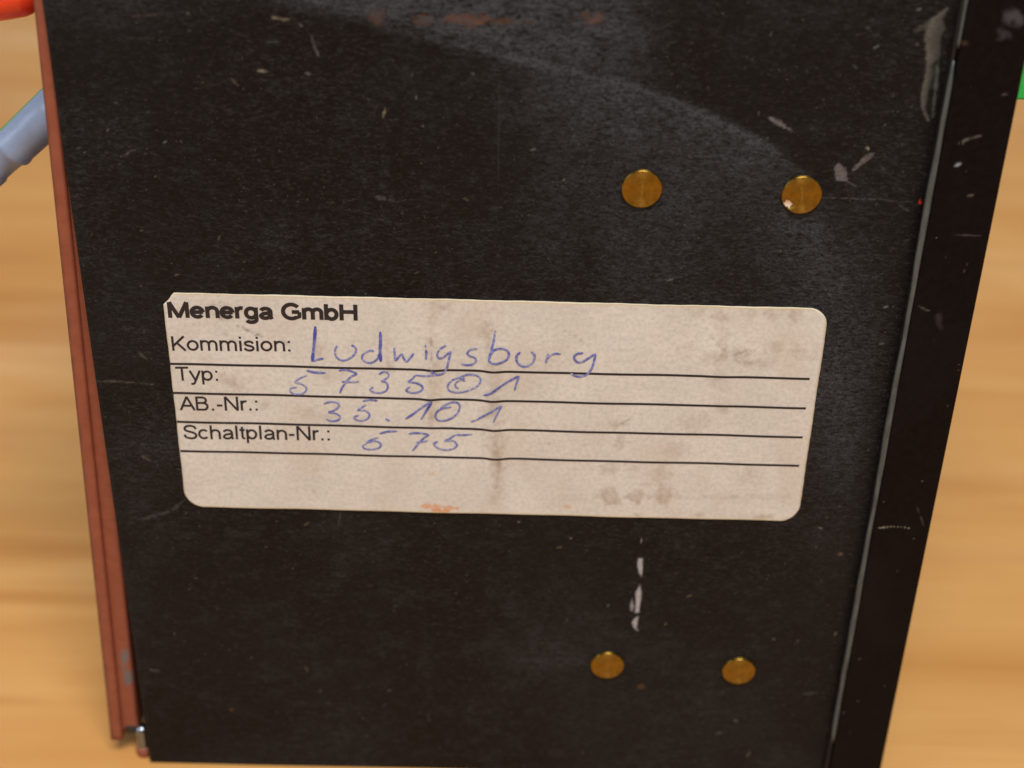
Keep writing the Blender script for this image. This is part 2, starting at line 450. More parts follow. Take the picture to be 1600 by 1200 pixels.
# dull grey rubbed-bare strip beside the fold at the top, tiny red paint fleck below it
for k_ in range(7):
    q = k_ / 6
    st.line([(1480 + 2 * q, 14), (1458 + 12 * q, 30), (1445 + 18 * q, 58), (1450 + 12 * q, 86), (1448 + 8 * q, 120), (1442 + 7 * q, 150), (1441 + 5 * q, 172), (1450 + 3 * q, 188)], 6 - 3 * q, (.105 - .07 * q, .100 - .066 * q, .085 - .05 * q), .75 - .35 * q)
st.poly([(1449, 34), (1462, 24), (1478, 15), (1474, 40), (1468, 70), (1463, 98), (1453, 104), (1450, 86), (1443, 66), (1445, 48)], (.105, .100, .085), .42, 5)
st.line([(1426, 50), (1446, 40)], 7, (.075, .070, .060), .5); st.line([(1469, 60), (1464, 110), (1458, 184)], 5, (.085, .095, .090), .6)
st.line([(1432, 16), (1438, 14)], 5, (.2, .2, .2), .7); st.line([(1432, 69), (1434, 70)], 4, (.2, .19, .12), .8); st.line([(1424, 166), (1425, 166)], 4, (.16, .15, .12), .8)
st.line([(1438, 312), (1437, 321)], 4.5, (.62, .035, .012), 1)
colour_attr(pan_me, 'stain', st.rgba())
# wiped dusty arc, plus bluish sheen painted into the lacquer colour
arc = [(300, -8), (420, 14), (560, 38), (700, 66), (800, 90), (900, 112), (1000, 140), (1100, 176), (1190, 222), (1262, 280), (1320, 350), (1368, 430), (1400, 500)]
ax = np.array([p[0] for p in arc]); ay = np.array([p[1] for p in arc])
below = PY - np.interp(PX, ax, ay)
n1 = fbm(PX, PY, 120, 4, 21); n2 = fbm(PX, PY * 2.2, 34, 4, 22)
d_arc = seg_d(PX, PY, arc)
dust_sheen = .75 * np.exp(-(d_arc / 7) ** 2) * sstep(560, 800, PX) * (1 - sstep(1180, 1330, PX)) * (.5 + n2)
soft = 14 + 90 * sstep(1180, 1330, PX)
dust_sheen += .62 * sstep(-.25, 1, below / soft) * np.exp(-np.clip(below, 0, None) / 190) * sstep(720, 980, PX) * (1 - sstep(1200, 1400, PX)) * (.3 + 1.3 * n1)
dust_sheen += .45 * np.exp(-(((PX - 1320) / 95) ** 2 + ((PY - 600) / 170) ** 2)) * (.4 + n1)
dust_sheen += .85 * sstep(330, 520, PX) * (1 - sstep(900, 1080, PX)) * (1 - sstep(-26, 6, below)) * (.35 + n2)
dust_sheen += .20 * np.exp(-(((PX - 250) / 60) ** 2 + ((PY - 690) / 60) ** 2))
dust_sheen += .22 * np.exp(-(((PX - 900) / 120) ** 2 + ((PY - 1020) / 30) ** 2)) * (.4 + n2) + .25 * np.exp(-(((PX - 1135) / 60) ** 2 + ((PY - 1022) / 12) ** 2)) * n2
dust_sheen += .30 * np.exp(-(((PX - 250) / 170) ** 2 + ((PY + 5) / 40) ** 2)) * n1
dust_sheen += .10 * sstep(.45, .75, n1) + .10 * sstep(.5, .8, n2)
dust_sheen *= 1 - .85 * np.exp(-((X - PR) / 3.0) ** 2)
at_ = pan_me.attributes.new('dust_sheen', 'FLOAT', 'POINT'); at_.data.foreach_set('value', np.clip(dust_sheen, 0, 1).astype(np.float32).ravel())
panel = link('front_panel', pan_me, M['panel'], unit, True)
tag(panel, 'black lacquered front sheet with scuffs and a wiped arc')

# case behind the panel
bm_obj('case_body', box_bm(-64.2, 66.2, .7, 92, 1.0, PT - .6, .6), M['case'], unit)

# right-hand flange: proud of the panel, wraps round the corner
FY = -2.6
fx0, fx1 = 58.6, 68.05
nx = 44; zz = np.linspace(0, PT, 660)
prof = [(fx0 + .35, FY + .7 + .6), (fx0 + .36, FY + .7)] + [(fx0 + .36 + .5 * (1 - math.cos(a)), FY + .5 - .5 * math.sin(a)) for a in np.linspace(0, math.pi / 2, 6)]
prof += [(x, FY) for x in np.linspace(fx0 + 1.1, fx1 - .4, nx)] + [(fx1 - .35 + .35 * math.sin(a), FY + .35 - .35 * math.cos(a)) for a in np.linspace(.2, math.pi / 2, 5)]
prof += [(fx1, 20.0), (fx1, 92.0)]
prof = np.array([(fx0 + .35, 1.2)] + prof)
Xf, Zf = np.meshgrid(prof[:, 0], zz); Yf, _ = np.meshgrid(prof[:, 1], zz)
fl_me = grid_mesh('side_flange', Xf, Yf, Zf)
PXf, PYf = panel_to_px(Xf, Zf, FY)
sf = Stain(PXf, PYf)
sf.line([(1497, 225), (1510, 218), (1534, 212)], 3.5, (.11, .10, .085), .7, .3); sf.line([(1492, 259), (1502, 256)], 5, (.25, .30, .32), .9)
sf.line([(1510, 306), (1520, 305)], 3, (.13, .12, .09), .7); sf.line([(1490, 366), (1532, 369)], 2.6, (.06, .05, .045), .7, .3)
sf.line([(1436, 479), (1455, 487)], 3, (.09, .085, .08), .6, .3); sf.blob(1468, 500, 7, 14, (.035, .03, .032), .6)
sf.blob(1582, 28, 18, 16, (.060, .058, .066), .8); sf.blob(1582, 36, 6, 8, (.012, .010, .012), .9); sf.blob(1568, 54, 12, 9, (.05, .048, .055), .6)
sf.line([(1565, 148), (1573, 147)], 4, (.09, .08, .08), .7); sf.blob(1506, 68, 8, 4, (.06, .035, .02), .6)
for q in range(9): sf.line([(1374 + q * 5.6, 825 - 2 * math.sin(q / 2.5)), (1375.5 + q * 5.6, 825 - 2 * math.sin(q / 2.5))], random.uniform(1.6, 3.4), (.30, .27, .19), random.uniform(.5, .95))
sf.line([(1433, 793), (1444, 822)], 2.5, (.06, .055, .055), .6, .35)
sf.line([(1512, 411), (1506, 426)], 2.5, (.10, .09, .06), .5, .4)
for i in range(70):
    x, y = random.uniform(1310, 1590), random.uniform(5, 1190)
    sel = (abs(PXf - x) < 10) & (abs(PYf - y) < 10)
    if sel.any():
        d = np.hypot(PXf[sel] - x, PYf[sel] - y); mk = (1 - sstep(.4, 2.2, d)) * random.uniform(.3, .8); br = random.uniform(.05, .18)
        sf.rgb[sel] = np.where((mk > .02)[:, None], np.array((br, br * .9, br * .7)), sf.rgb[sel]); sf.a[sel] = np.maximum(sf.a[sel], mk)
colour_attr(fl_me, 'stain', sf.rgba())
flange = link('side_flange', fl_me, M['flange'], unit, True)
tag(flange, 'smooth brown black flange along the right side')

# worn fold line along the flange, its highlight painted as paler grey, ending short of the bottom; a short stub continues above
def fold(z0, z1, dx):
    n = 90; pts = []; rad = []
    for i in range(n + 1):
        t = i / n; z = z0 + (z1 - z0) * t
        wob = .10 * math.sin(z * .21 + dx) + .06 * math.sin(z * .63)
        pts.append((fx0 + .12 + dx + wob * .5, FY + .95, z))
        e = min(1, min(t, 1 - t) * n / 3)
        rad.append((.50 + .07 * math.sin(z * .17 + 1)) * math.sqrt(max(e, .08)))
    return tube_bm(pts, rad, 14)
bm_obj('fold_bead', fold(10.8, 136.8, 0.0), M['bead'], unit, True)
bm_obj('fold_bead', fold(138.4, PT - 1, .45), M['bead'], unit, True)
bm_obj('fold_backing', box_bm(fx0 - .15, fx0 + .3, FY + 1.3, 1.1, .2, PT - .2, .05, 1), M['case'], unit)

# brass rivets
def rivet(cx, cz, r, tilt, chip):
    bm = bmesh.new(); S_ = 48
    prof = [(0, -.62)] + [(r * q, -.62) for q in (.15, .3, .45, .55, .65, .75, .83, .90, .94)] + [(r * .975, -.60), (r, -.50), (r, .1)]
    rings = []
    for k, (rr, yy) in enumerate(prof):
        if rr == 0: rings.append([bm.verts.new((0, yy, 0))]); continue
        ring = []
        for q in range(S_):
            a = q * 2 * math.pi / S_
            x, z = rr * math.cos(a), rr * math.sin(a); y = yy
            if chip:
                dd = math.hypot(x + r * .66, z + r * .50) / (r * .38)
                if dd < 1: y += .55 * (1 - dd * dd)
            ring.append(bm.verts.new((x, y, z)))
        rings.append(ring)
    for k in range(len(rings) - 1):
        A, B = rings[k], rings[k + 1]
        for q in range(S_):
            if len(A) == 1: bm.faces.new((A[0], B[(q + 1) % S_], B[q]))
            else: bm.faces.new((A[q], A[(q + 1) % S_], B[(q + 1) % S_], B[q]))
    bmesh.ops.recalc_face_normals(bm, faces=bm.faces[:])
    me = bpy.data.meshes.new('rivet'); bm.to_mesh(me); bm.free()
    for p in me.polygons: p.use_smooth = True
    me.materials.append(M['brass'])
    if chip:
        me.materials.append(M['nick'])
        for p in me.polygons:
            c_ = p.center
            if c_.y < -.05 and math.hypot(c_.x + r * .62, c_.z + r * .50) < r * .19: p.material_index = 1
    co = np.empty(len(me.vertices) * 3); me.vertices.foreach_get('co', co); me.vertices.foreach_set('co', co * MM)
    o = bpy.data.objects.new('rivet', me); COL.objects.link(o); o.parent = unit
    o.location = ((cx) * MM, (.12 - 45) * MM, cz * MM); o.rotation_euler = (tilt[0], 0, tilt[1])
    return o
def riv_at(px, py): 
    p = at(px, py, -.5); return p[0], p[2]
rivet(*riv_at(1003, 296), 2.90, (.01, 0), False); rivet(*riv_at(1253, 305.5), 2.88, (-.015, .02), True)
rivet(*riv_at(949, 1041), 2.86, (.0, .01), False); rivet(*riv_at(1154.5, 1050), 2.86, (.012, -.01), False)

# ------------------------------------------------------------------ paper label with print and handwriting
LX0, LX1, LZ0, LZ1 = -52.75, 47.2, 58.4, 97.6
def rise(x, z):
    """height of the paper above the sheet: two vertical puckers and a little swell"""
    x = np.asarray(x, float); z = np.asarray(z, float)
    px_, py_ = panel_to_px(x, z)
    h = .10 + .05 * np.sin(x * .19 + z * .07) + .04 * np.sin(x * .43 - z * .21)
    top = sstep(66, 74, z)
    h += .34 * np.exp(-((px_ - 676 - 4 * np.sin(z * .3)) / 13) ** 2) * sstep(72, 80, z) * (1 - sstep(89, 95, z))
    h += .42 * np.exp(-((px_ - 772 + 3 * np.sin(z * .25)) / 15) ** 2) * sstep(58.5, 64, z) * (1 - sstep(86, 93, z))
    h += .12 * np.exp(-((px_ - 1130) / 22) ** 2) * sstep(74, 84, z) * (1 - sstep(88, 94, z))
    for bx, by in ((952, 771), (993, 770), (1035, 770)):
        h += .10 * np.exp(-(((px_ - bx) / 10) ** 2 + ((py_ - by) / 10) ** 2))
    return h
rows = np.unique(np.concatenate([LZ0 + 3.2 * np.linspace(0, 1, 26) ** 1.6, np.linspace(LZ0 + 3.2, LZ1 - 3.2, 110), LZ1 - 3.2 * np.linspace(1, 0, 26) ** 1.6]))
def inset(z, r_b, r_t):
    d = np.zeros_like(z)
    lo = z < LZ0 + r_b; d[lo] = r_b - np.sqrt(np.maximum(r_b ** 2 - (LZ0 + r_b - z[lo]) ** 2, 0))
    hi = z > LZ1 - r_t; d[hi] = np.maximum(d[hi], r_t - np.sqrt(np.maximum(r_t ** 2 - (z[hi] - LZ1 + r_t) ** 2, 0)))
    return d
li = inset(rows, 3.0, .01)
cut = rows > LZ1 - 2.1                                      # the torn corner
li[cut] = np.maximum(li[cut], (rows[cut] - (LZ1 - 2.1)) * .85 + .05 * np.sin((rows[cut] - LZ1) * 4.0))
ri = inset(rows, 3.0, 3.0)
left = LX0 + li + .03 * np.sin(rows * .6) + .012 * np.sin(rows * 2.3); right = LX1 - ri + .03 * np.sin(rows * .5 + 1) + .012 * np.sin(rows * 2.7)
u = np.linspace(0, 1, 420)
XL = left[:, None] * (1 - u) + right[:, None] * u; ZL = np.repeat(rows[:, None], len(u), 1)
ZL = ZL + (.03 * np.sin(XL * .5) + .018 * np.sin(XL * 1.7)) * sstep(LZ1 - 2, LZ1, ZL)
edge_m = np.ones_like(XL); edge_m[0] = edge_m[-1] = 0; edge_m[:, 0] = edge_m[:, -1] = 0
SHEET = (fbm(XL, ZL, 34, 2, 3) - .5) * .35
YL = np.where(edge_m > 0, -rise(XL, ZL) - .22, -.02)
lab_me = grid_mesh('paper_label', XL, YL, ZL)
PXl, PYl = panel_to_px(XL, ZL)
sl = Stain(PXl, PYl)
DIRT = (.33, .265, .205); DARK = (.20, .165, .140)
def D(x, y, rx, ry, al, ang=0.0, col=DIRT): sl.blob(x, y, rx * 1.15, ry * 1.1, col, al * .80, .9, ang, .95)
for a in ((680, 478, 12, 14, .5), (700, 480, 7, 10, .4), (674, 540, 9, 42, .55), (676, 610, 10, 34, .4), (758, 518, 11, 14, .6), (762, 545, 8, 40, .4),
          (771, 600, 11, 60, .35), (775, 690, 13, 40, .6), (777, 740, 10, 36, .5), (771, 640, 14, 14, .5), (674, 655, 6, 16, .4),
          (606, 568, 10, 12, .5), (604, 545, 7, 24, .3), (352, 590, 22, 12, .35), (370, 600, 14, 6, .4), (372, 603, 30, 18, .25), (415, 633, 10, 7, .4),
          (477, 640, 14, 8, .45), (500, 650, 22, 10, .25), (512, 585, 16, 10, .45), (496, 545, 9, 14, .5), (335, 480, 26, 14, .3), (350, 494, 16, 10, .35),
          (1122, 492, 14, 14, .55), (1172, 488, 12, 10, .4), (1202, 486, 12, 12, .5), (1240, 490, 14, 12, .6), (1095, 482, 22, 12, .35),
          (1150, 552, 26, 8, .55), (1185, 565, 34, 8, .4), (1208, 540, 12, 10, .5), (1250, 548, 22, 12, .45), (1130, 530, 12, 20, .35), (1118, 560, 18, 12, .4),
          (1120, 588, 14, 14, .4), (1130, 636, 9, 9, .55), (1080, 660, 30, 20, .3), (965, 662, 12, 6, .6), (968, 690, 10, 12, .4), (1052, 700, 16, 16, .35),
          (952, 730, 14, 10, .5), (988, 728, 12, 10, .3), (1032, 736, 18, 14, .5), (954, 775, 17, 14, .6), (994, 774, 14, 12, .55), (1036, 774, 18, 14, .6), (1015, 755, 14, 3, .6),
          (1090, 775, 60, 5, .3), (1190, 775, 60, 5, .3), (1170, 740, 24, 12, .3), (1190, 806, 9, 5, .8), (1203, 806, 5, 5, .7), (1092, 803, 6, 4, .7), (996, 803, 5, 4, .6),
          (320, 560, 10, 6, .3), (1075, 545, 12, 16, .25), (495, 735, 7, 7, .35), (490, 765, 4, 4, .5), (850, 560, 40, 24, .15), (880, 690, 60, 30, .15)):
    D(*a[:5])
sl.line([(268, 480), (300, 495)], 5, DIRT, .4, .4)
for pts, wd, al in (([(335, 488), (352, 499)], 8, .5), ([(372, 508), (386, 513)], 8, .6), ([(380, 512), (410, 524)], 6, .6), ([(398, 520), (420, 528)], 4, .55),
                    ([(350, 520), (360, 526)], 5, .5), ([(358, 527), (376, 534)], 4, .4), ([(302, 504), (306, 508)], 3, .6), ([(330, 478), (345, 470)], 4, .3), ([(440, 525), (455, 545)], 4, .3),
                    ([(878, 512), (900, 524), (920, 540)], 2.2, .45), ([(1141, 556), (1165, 546)], 4, .6), ([(1105, 520), (1135, 548)], 3.5, .4), ([(1145, 560), (1200, 572)], 5, .4),
                    ([(962, 664), (985, 652)], 3, .6), ([(850, 692), (870, 690)], 3, .4), ([(674, 520), (674, 560)], 3, .6), ([(775, 690), (780, 720), (776, 760)], 4, .5),
                    ([(1090, 652), (1094, 653)], 2.5, .8)):
    sl.line(pts, wd, DARK, al * .75, .38)
sl.line([(672, 794), (702, 797)], 6, (.58, .18, .06), .85, .25); sl.line([(660, 788), (716, 793)], 9, (.60, .28, .13), .75, .3); sl.line([(660, 740), (680, 737)], 3, (.55, .27, .13), .4, .4)
for bx, by, rr in ((954, 774, 17), (994, 773, 15), (1036, 773, 18)):       # drip rings
    dd = np.hypot(PXl - bx, (PYl - by) * 1.1) + (sl.n - .5) * 9
    sl.put(np.exp(-((dd - rr * .62) / 3.4) ** 2) * .42, (.36, .29, .225))
sl.line([(882, 790), (893, 791)], 4, (.60, .30, .16), .5)
ed = np.minimum.reduce([(XL - left[:, None]), (right[:, None] - XL), LZ1 - ZL, ZL - LZ0])
sl.put((1 - sstep(.05, .5, ed)) * .6, (.56, .47, .27))
sl.put(.35 * sstep(.55, .8, fbm(PXl, PYl, 70, 4, 41)), (.50, .43, .355))
colour_attr(lab_me, 'stain', sl.rgba())
label = link('paper_label', lab_me, M['paper'], unit, True)
tag(label, 'soiled white paper label with printed fields and blue handwriting')

def on_label(px, py, lift=.30):
    p = at(px, py, -.3)
    return p[0], p[2]
def lay(me, lift):
    """drop flat lettering (x, z in mm) onto the paper"""
    n = len(me.vertices); co = np.empty(n * 3); me.vertices.foreach_get('co', co); co = co.reshape(-1, 3)
    co[:, 1] = -rise(co[:, 0], co[:, 2]) - .22 - lift
    me.vertices.foreach_set('co', co.ravel())

def ribbon(pts2d, widths, jitter=0.0):
    """flat strip following points (mm), returns verts and faces"""
    P = np.array(pts2d); T = np.gradient(P, axis=0); T /= np.linalg.norm(T, axis=1)[:, None] + 1e-9
    N = np.stack([-T[:, 1], T[:, 0]], 1); W = np.array(widths)[:, None] / 2
    A, B = P + N * W, P - N * W
    v = [(a[0], 0, a[1]) for a in A] + [(b[0], 0, b[1]) for b in B]; n = len(P)
    f = [(i, i + 1, n + i + 1, n + i) for i in range(n - 1)]
    return v, f

# printed rules
for k, (x0, y0, x1, y1) in enumerate(((264, 568, 1265, 591.5), (270, 613.5, 1259, 637.5), (276.5, 658.5, 1254, 683), (282, 704, 1248.5, 727.5))):
    a, b = on_label(x0, y0), on_label(x1, y1)
    t = np.linspace(0, 1, 260)[:, None]; P = np.array(a) * (1 - t) + np.array(b) * t
    v, f = ribbon(P, [.39] * len(P))
    me = bpy.data.meshes.new('printed_rule'); me.from_pydata(v, [], f); lay(me, .035); link('printed_rule', me, M['print'], label)

def smooth(pts, per=9):
    P = [np.array(p, float) for p in pts]
    if len(P) == 2: return [P[0] + (P[1] - P[0]) * t for t in np.linspace(0, 1, per)]
    out = []
    for i in range(len(P) - 1):
        p0 = P[i - 1] if i else 2 * P[0] - P[1]; p1, p2 = P[i], P[i + 1]; p3 = P[i + 2] if i + 2 < len(P) else 2 * P[-1] - P[-2]
        for t in np.linspace(0, 1, per, endpoint=False):
            out.append(.5 * (2 * p1 + (p2 - p0) * t + (2 * p0 - 5 * p1 + 4 * p2 - p3) * t * t + (3 * p1 - p0 - 3 * p2 + p3) * t ** 3))
    out.append(P[-1]); return out

# printed words: plain grotesque letters drawn as strokes, one unit = cap height
def arc(cx, cy, rx, ry, a0, a1, n=18):
    return [(cx + rx * math.cos(math.radians(a)), cy + ry * math.sin(math.radians(a))) for a in np.linspace(a0, a1, n)]
XH = .725; MID = .3625
BOWL = arc(.395, MID, .265, .30, 0, 360, 30)
ARCH = arc(.40, .42, .255, .245, 180, 0, 14) + [(.655, 0)]
GLYPH = {
 'M': (1.163, [[(.13, 0), (.13, 1)], [(.13, 1), (.58, .02)], [(.58, .02), (1.03, 1)], [(1.03, 1), (1.03, 0)]]),
 'e': (.777, [[(.10, .37), (.68, .37)], arc(.388, MID, .29, .30, 0, 322, 28)]),
 'n': (.777, [[(.14, 0), (.14, XH)], ARCH]), 'h': (.777, [[(.14, 0), (.14, 1)], ARCH]),
 'r': (.465, [[(.13, 0), (.13, XH)], arc(.36, .42, .23, .25, 180, 68, 10)]),
 'g': (.777, [BOWL[:], [(.66, XH), (.66, -.04)] , arc(.39, -.04, .27, .18, 0, -155, 14)]),
 'a': (.777, [arc(.385, .47, .255, .20, 160, 0, 12) + [(.64, .3), (.64, .12), (.69, 0)], 'S', [(.64, .41), (.46, .37), (.26, .33), (.13, .2), (.2, .09), (.33, .055), (.5, .09), (.64, .23)]]),
 'G': (1.087, [arc(.56, .5, .43, .45, 38, 300, 28) + [(.97, .17), (.97, .46)], [(.97, .47), (.58, .47)]]),
 'm': (1.163, [[(.13, 0), (.13, XH)], arc(.355, .44, .225, .225, 180, 0, 12) + [(.58, 0)], arc(.805, .44, .225, .225, 180, 0, 12) + [(1.03, 0)]]),
 'b': (.777, [[(.12, 0), (.12, 1)], BOWL]), 'p': (.777, [[(.12, -.27), (.12, XH)], BOWL]),
 'H': (1.008, [[(.14, 0), (.14, 1)], [(.87, 0), (.87, 1)], [(.14, .53), (.87, .53)]]),
 'K': (.93, [[(.14, 0), (.14, 1)], [(.83, 1), (.14, .31)], [(.38, .55), (.87, 0)]]),
 'o': (.777, [arc(.388, MID, .29, .30, 0, 360, 30)]), 'c': (.70, [arc(.37, MID, .28, .30, 42, 318, 24)]),
 'i': (.31, [[(.155, 0), (.155, XH)], [(.155, .87), (.155, 1)]]), 'l': (.31, [[(.155, 0), (.155, 1)]]),
 's': (.70, ['S', [(.60, .53), (.52, .64), (.35, .67), (.17, .62), (.13, .52), (.2, .43), (.38, .37), (.55, .31), (.61, .2), (.52, .08), (.35, .05), (.17, .1), (.09, .21)]]),
 ':': (.388, [[(.19, 0), (.19, .14)], [(.19, XH - .14), (.19, XH)]]), '.': (.388, [[(.19, 0), (.19, .14)]]), '-': (.465, [[(.06, .37), (.40, .37)]]), ' ': (.388, []),
 'T': (.853, [[(.03, .94), (.82, .94)], [(.425, 0), (.425, .94)]]),
 'y': (.70, [[(.04, XH), (.36, .02)], [(.66, XH), (.36, 0), (.28, -.18), (.2, -.235), (.07, -.225)]]),
 'A': (.93, [[(.03, 0), (.465, .98)], [(.465, .98), (.90, 0)], [(.17, .33), (.76, .33)]]),
 'B': (.93, [[(.14, 0), (.14, 1)], [(.14, .94), (.5, .94)] + arc(.5, .745, .22, .2, 84, -90, 10) + [(.14, .54)], [(.5, .54)] + arc(.54, .3, .25, .24, 84, -90, 12) + [(.14, .06)]]),
 'N': (1.008, [[(.14, 0), (.14, 1)], [(.14, 1), (.87, 0)], [(.87, 0), (.87, 1)]]),
 'S': (.93, ['S', [(.82, .72), (.74, .88), (.5, .95), (.26, .9), (.14, .74), (.22, .6), (.46, .52), (.7, .44), (.83, .29), (.74, .11), (.48, .05), (.2, .12), (.1, .31)]]),
 't': (.388, [[(.2, .9), (.2, .15), (.25, .07), (.36, .06)], [(.03, .67), (.36, .67)]]),
}
def words(text, x0, ybase0, x1, ybase1, cap_px, weight=.140, name='printed_text'):
    strokes = []; cx = 0.0
    for ch in text:
        adv, sts = GLYPH[ch]; curvy = False
        for st_ in sts:
            if st_ == 'S': curvy = True; continue
            pts = [tuple(p) for p in (smooth(st_, 5) if curvy else st_)]; curvy = False
            strokes.append([(cx + x, y) for x, y in pts])
        cx += adv
    lo = min(p[0] for q in strokes for p in q) - weight / 2; hi = max(p[0] for q in strokes for p in q) + weight / 2
    a, b = np.array(on_label(x0, ybase0)), np.array(on_label(x1, ybase1))
    cap = on_label(x0, ybase0 - cap_px)[1] - a[1]
    V, Fc, up = [], [], []
    for k, q in enumerate(strokes):
        P = [a + (b - a) * (x - lo) / (hi - lo) + np.array((0, y * cap)) for x, y in q]
        v, f = ribbon(P, [weight * cap] * len(P)); o = len(V)
        V += v; Fc += [tuple(i + o for i in t) for t in f]; up += [k * .0006] * len(v)
    me = bpy.data.meshes.new(name); me.from_pydata(V, [], Fc); lay(me, .035)
    co = np.empty(len(V) * 3); me.vertices.foreach_get('co', co); co = co.reshape(-1, 3); co[:, 1] -= np.array(up); me.vertices.foreach_set('co', co.ravel())
    return link(name, me, M['print'], label)
words('Menerga GmbH', 263, 496, 559.5, 500, 24.5, .235, 'printed_heading')
words('Kommision:', 269.5, 547.5, 454, 549, 22.5)
words('Typ:', 274, 594.5, 341, 594.5, 21.5)
words('AB.-Nr.:', 281, 640.5, 403, 641.5, 21.5)
words('Schaltplan-Nr.:', 287.5, 685, 515.5, 688, 21.5)

# handwriting: each written line is one mesh of smooth pen strokes
A8 = lambda pts: [(440 + x / 4, 500 + y / 4) for x, y in pts]
A7 = lambda pts: [(600 + x / 4, 450 + y / 4) for x, y in pts]
def written(strokes):
    V, Fc, press = [], [], []
    for q, (pts, wpx, pr) in enumerate(strokes):
        path = smooth(pts)
        mmp = [on_label(*p) for p in path]; n = len(mmp)
        rng = np.random.default_rng(q * 7 + n)
        wv = np.convolve(rng.random(n + 8), np.ones(9) / 9, 'valid')[:n]
        e = np.minimum(np.arange(n), np.arange(n)[::-1]); taper = .55 + .45 * np.clip(e / 3, 0, 1)
        W = wpx * .104 * (.60 + .80 * wv) * taper
        v, f = ribbon(mmp, W); o = len(V)
        V += v; Fc += [tuple(i + o for i in t) for t in f]; press += [np.clip(pr - .12 + (w_ - .5) * 2.4, 0, 1) for w_ in wv] * 2
    me = bpy.data.meshes.new('handwriting'); me.from_pydata(V, [], Fc)
    lay(me, .06)
    co = np.empty(len(V) * 3); me.vertices.foreach_get('co', co); co = co.reshape(-1, 3)
    co[:, 1] -= np.linspace(0, .02, len(V)); me.vertices.foreach_set('co', co.ravel())
    at2 = me.attributes.new('press', 'FLOAT', 'POINT'); at2.data.foreach_set('value', np.array(press, dtype=np.float32))
    return link('handwriting', me, M['pen'], label)
written([
    (A8([(211, 38), (207, 110), (199, 190), (192, 258)]), 4.6, 1.0), (A8([(194, 256), (225, 246), (262, 238)]), 3.2, .6),
    (A8([(346, 158), (334, 190), (343, 228), (378, 250), (420, 241), (455, 212), (466, 182), (452, 162), (436, 155)]), 3.2, .35),
    (A8([(578, 192), (545, 192), (512, 212), (503, 238), (524, 260), (560, 266), (594, 246), (614, 205)]), 3.0, .3), (A8([(617, 72), (618, 140), (615, 200), (621, 258)]), 4.6, .85),
    (A8([(704, 172), (707, 212), (711, 250), (732, 230), (752, 214), (764, 240), (782, 258), (804, 236), (826, 208)]), 3.4, .45),
    (A8([(905, 184), (904, 215), (902, 244)]), 3.6, .5), (A8([(897, 152), (901, 166)]), 2.4, .15),
    (A8([(1026, 158), (992, 176), (973, 206), (984, 232), (1012, 230), (1040, 208), (1056, 200), (1048, 235), (1038, 280), (1030, 306), (1008, 332), (975, 336), (946, 322), (934, 308)]), 3.2, .4),
    (A8([(1224, 180), (1186, 184), (1160, 206), (1176, 226), (1206, 236), (1214, 258), (1192, 278), (1152, 282), (1118, 272)]), 3.0, .35),
    (A8([(1336, 64), (1326, 125), (1310, 190), (1294, 250)]), 3.8, .5), (A8([(1300, 226), (1326, 186), (1370, 176), (1412, 192), (1420, 224), (1398, 252), (1350, 266), (1310, 262), (1292, 246)]), 3.4, .45),
    (A7([(852, 398), (828, 426), (834, 464), (866, 488), (908, 482), (936, 452), (940, 416), (918, 396)]), 3.4, .4),
    (A7([(1026, 408), (1018, 440), (1010, 466)]), 3.4, .35), (A7([(1018, 444), (1042, 418), (1074, 408), (1104, 412)]), 3.0, .3),
    (A7([(1246, 404), (1204, 412), (1188, 434), (1206, 460), (1240, 460), (1280, 436), (1318, 414), (1312, 456), (1296, 504), (1264, 540), (1222, 552), (1186, 544), (1168, 530)]), 3.4, .45)])
written([
    (A8([(156, 314), (210, 326), (276, 328)]), 3.8, .5), (A8([(158, 346), (120, 360), (84, 388), (120, 398), (152, 418), (152, 442), (122, 462), (80, 462), (54, 446), (62, 426), (96, 420)]), 2.8, .15),
    (A8([(357, 314), (400, 309), (446, 322), (466, 336), (432, 354), (402, 386), (378, 424), (364, 456)]), 3.2, .35), (A8([(376, 383), (430, 386), (486, 383)]), 3.4, .45),
    (A8([(608, 338), (638, 322), (668, 334), (662, 358), (626, 380), (652, 388), (664, 412), (652, 440), (616, 454), (574, 450), (552, 432), (574, 418)]), 3.0, .25),
    (A8([(836, 342), (890, 346), (955, 336), (1008, 334)]), 3.0, .35), (A8([(836, 345), (814, 368), (794, 384), (842, 392), (880, 412), (874, 436), (840, 452), (798, 450), (780, 434), (804, 414)]), 3.0, .3),
    (A8([(1112, 358), (1160, 342), (1216, 346), (1244, 370), (1226, 410), (1170, 440), (1104, 454), (1050, 442), (1038, 412), (1064, 378), (1104, 362), (1146, 366)]), 3.0, .35), (A8([(1148, 382), (1120, 374), (1090, 392), (1086, 414), (1106, 430)]), 2.6, .25),
    (A8([(1262, 466), (1300, 454), (1370, 410), (1440, 370), (1480, 352), (1470, 388), (1456, 438)]), 3.4, .5)])
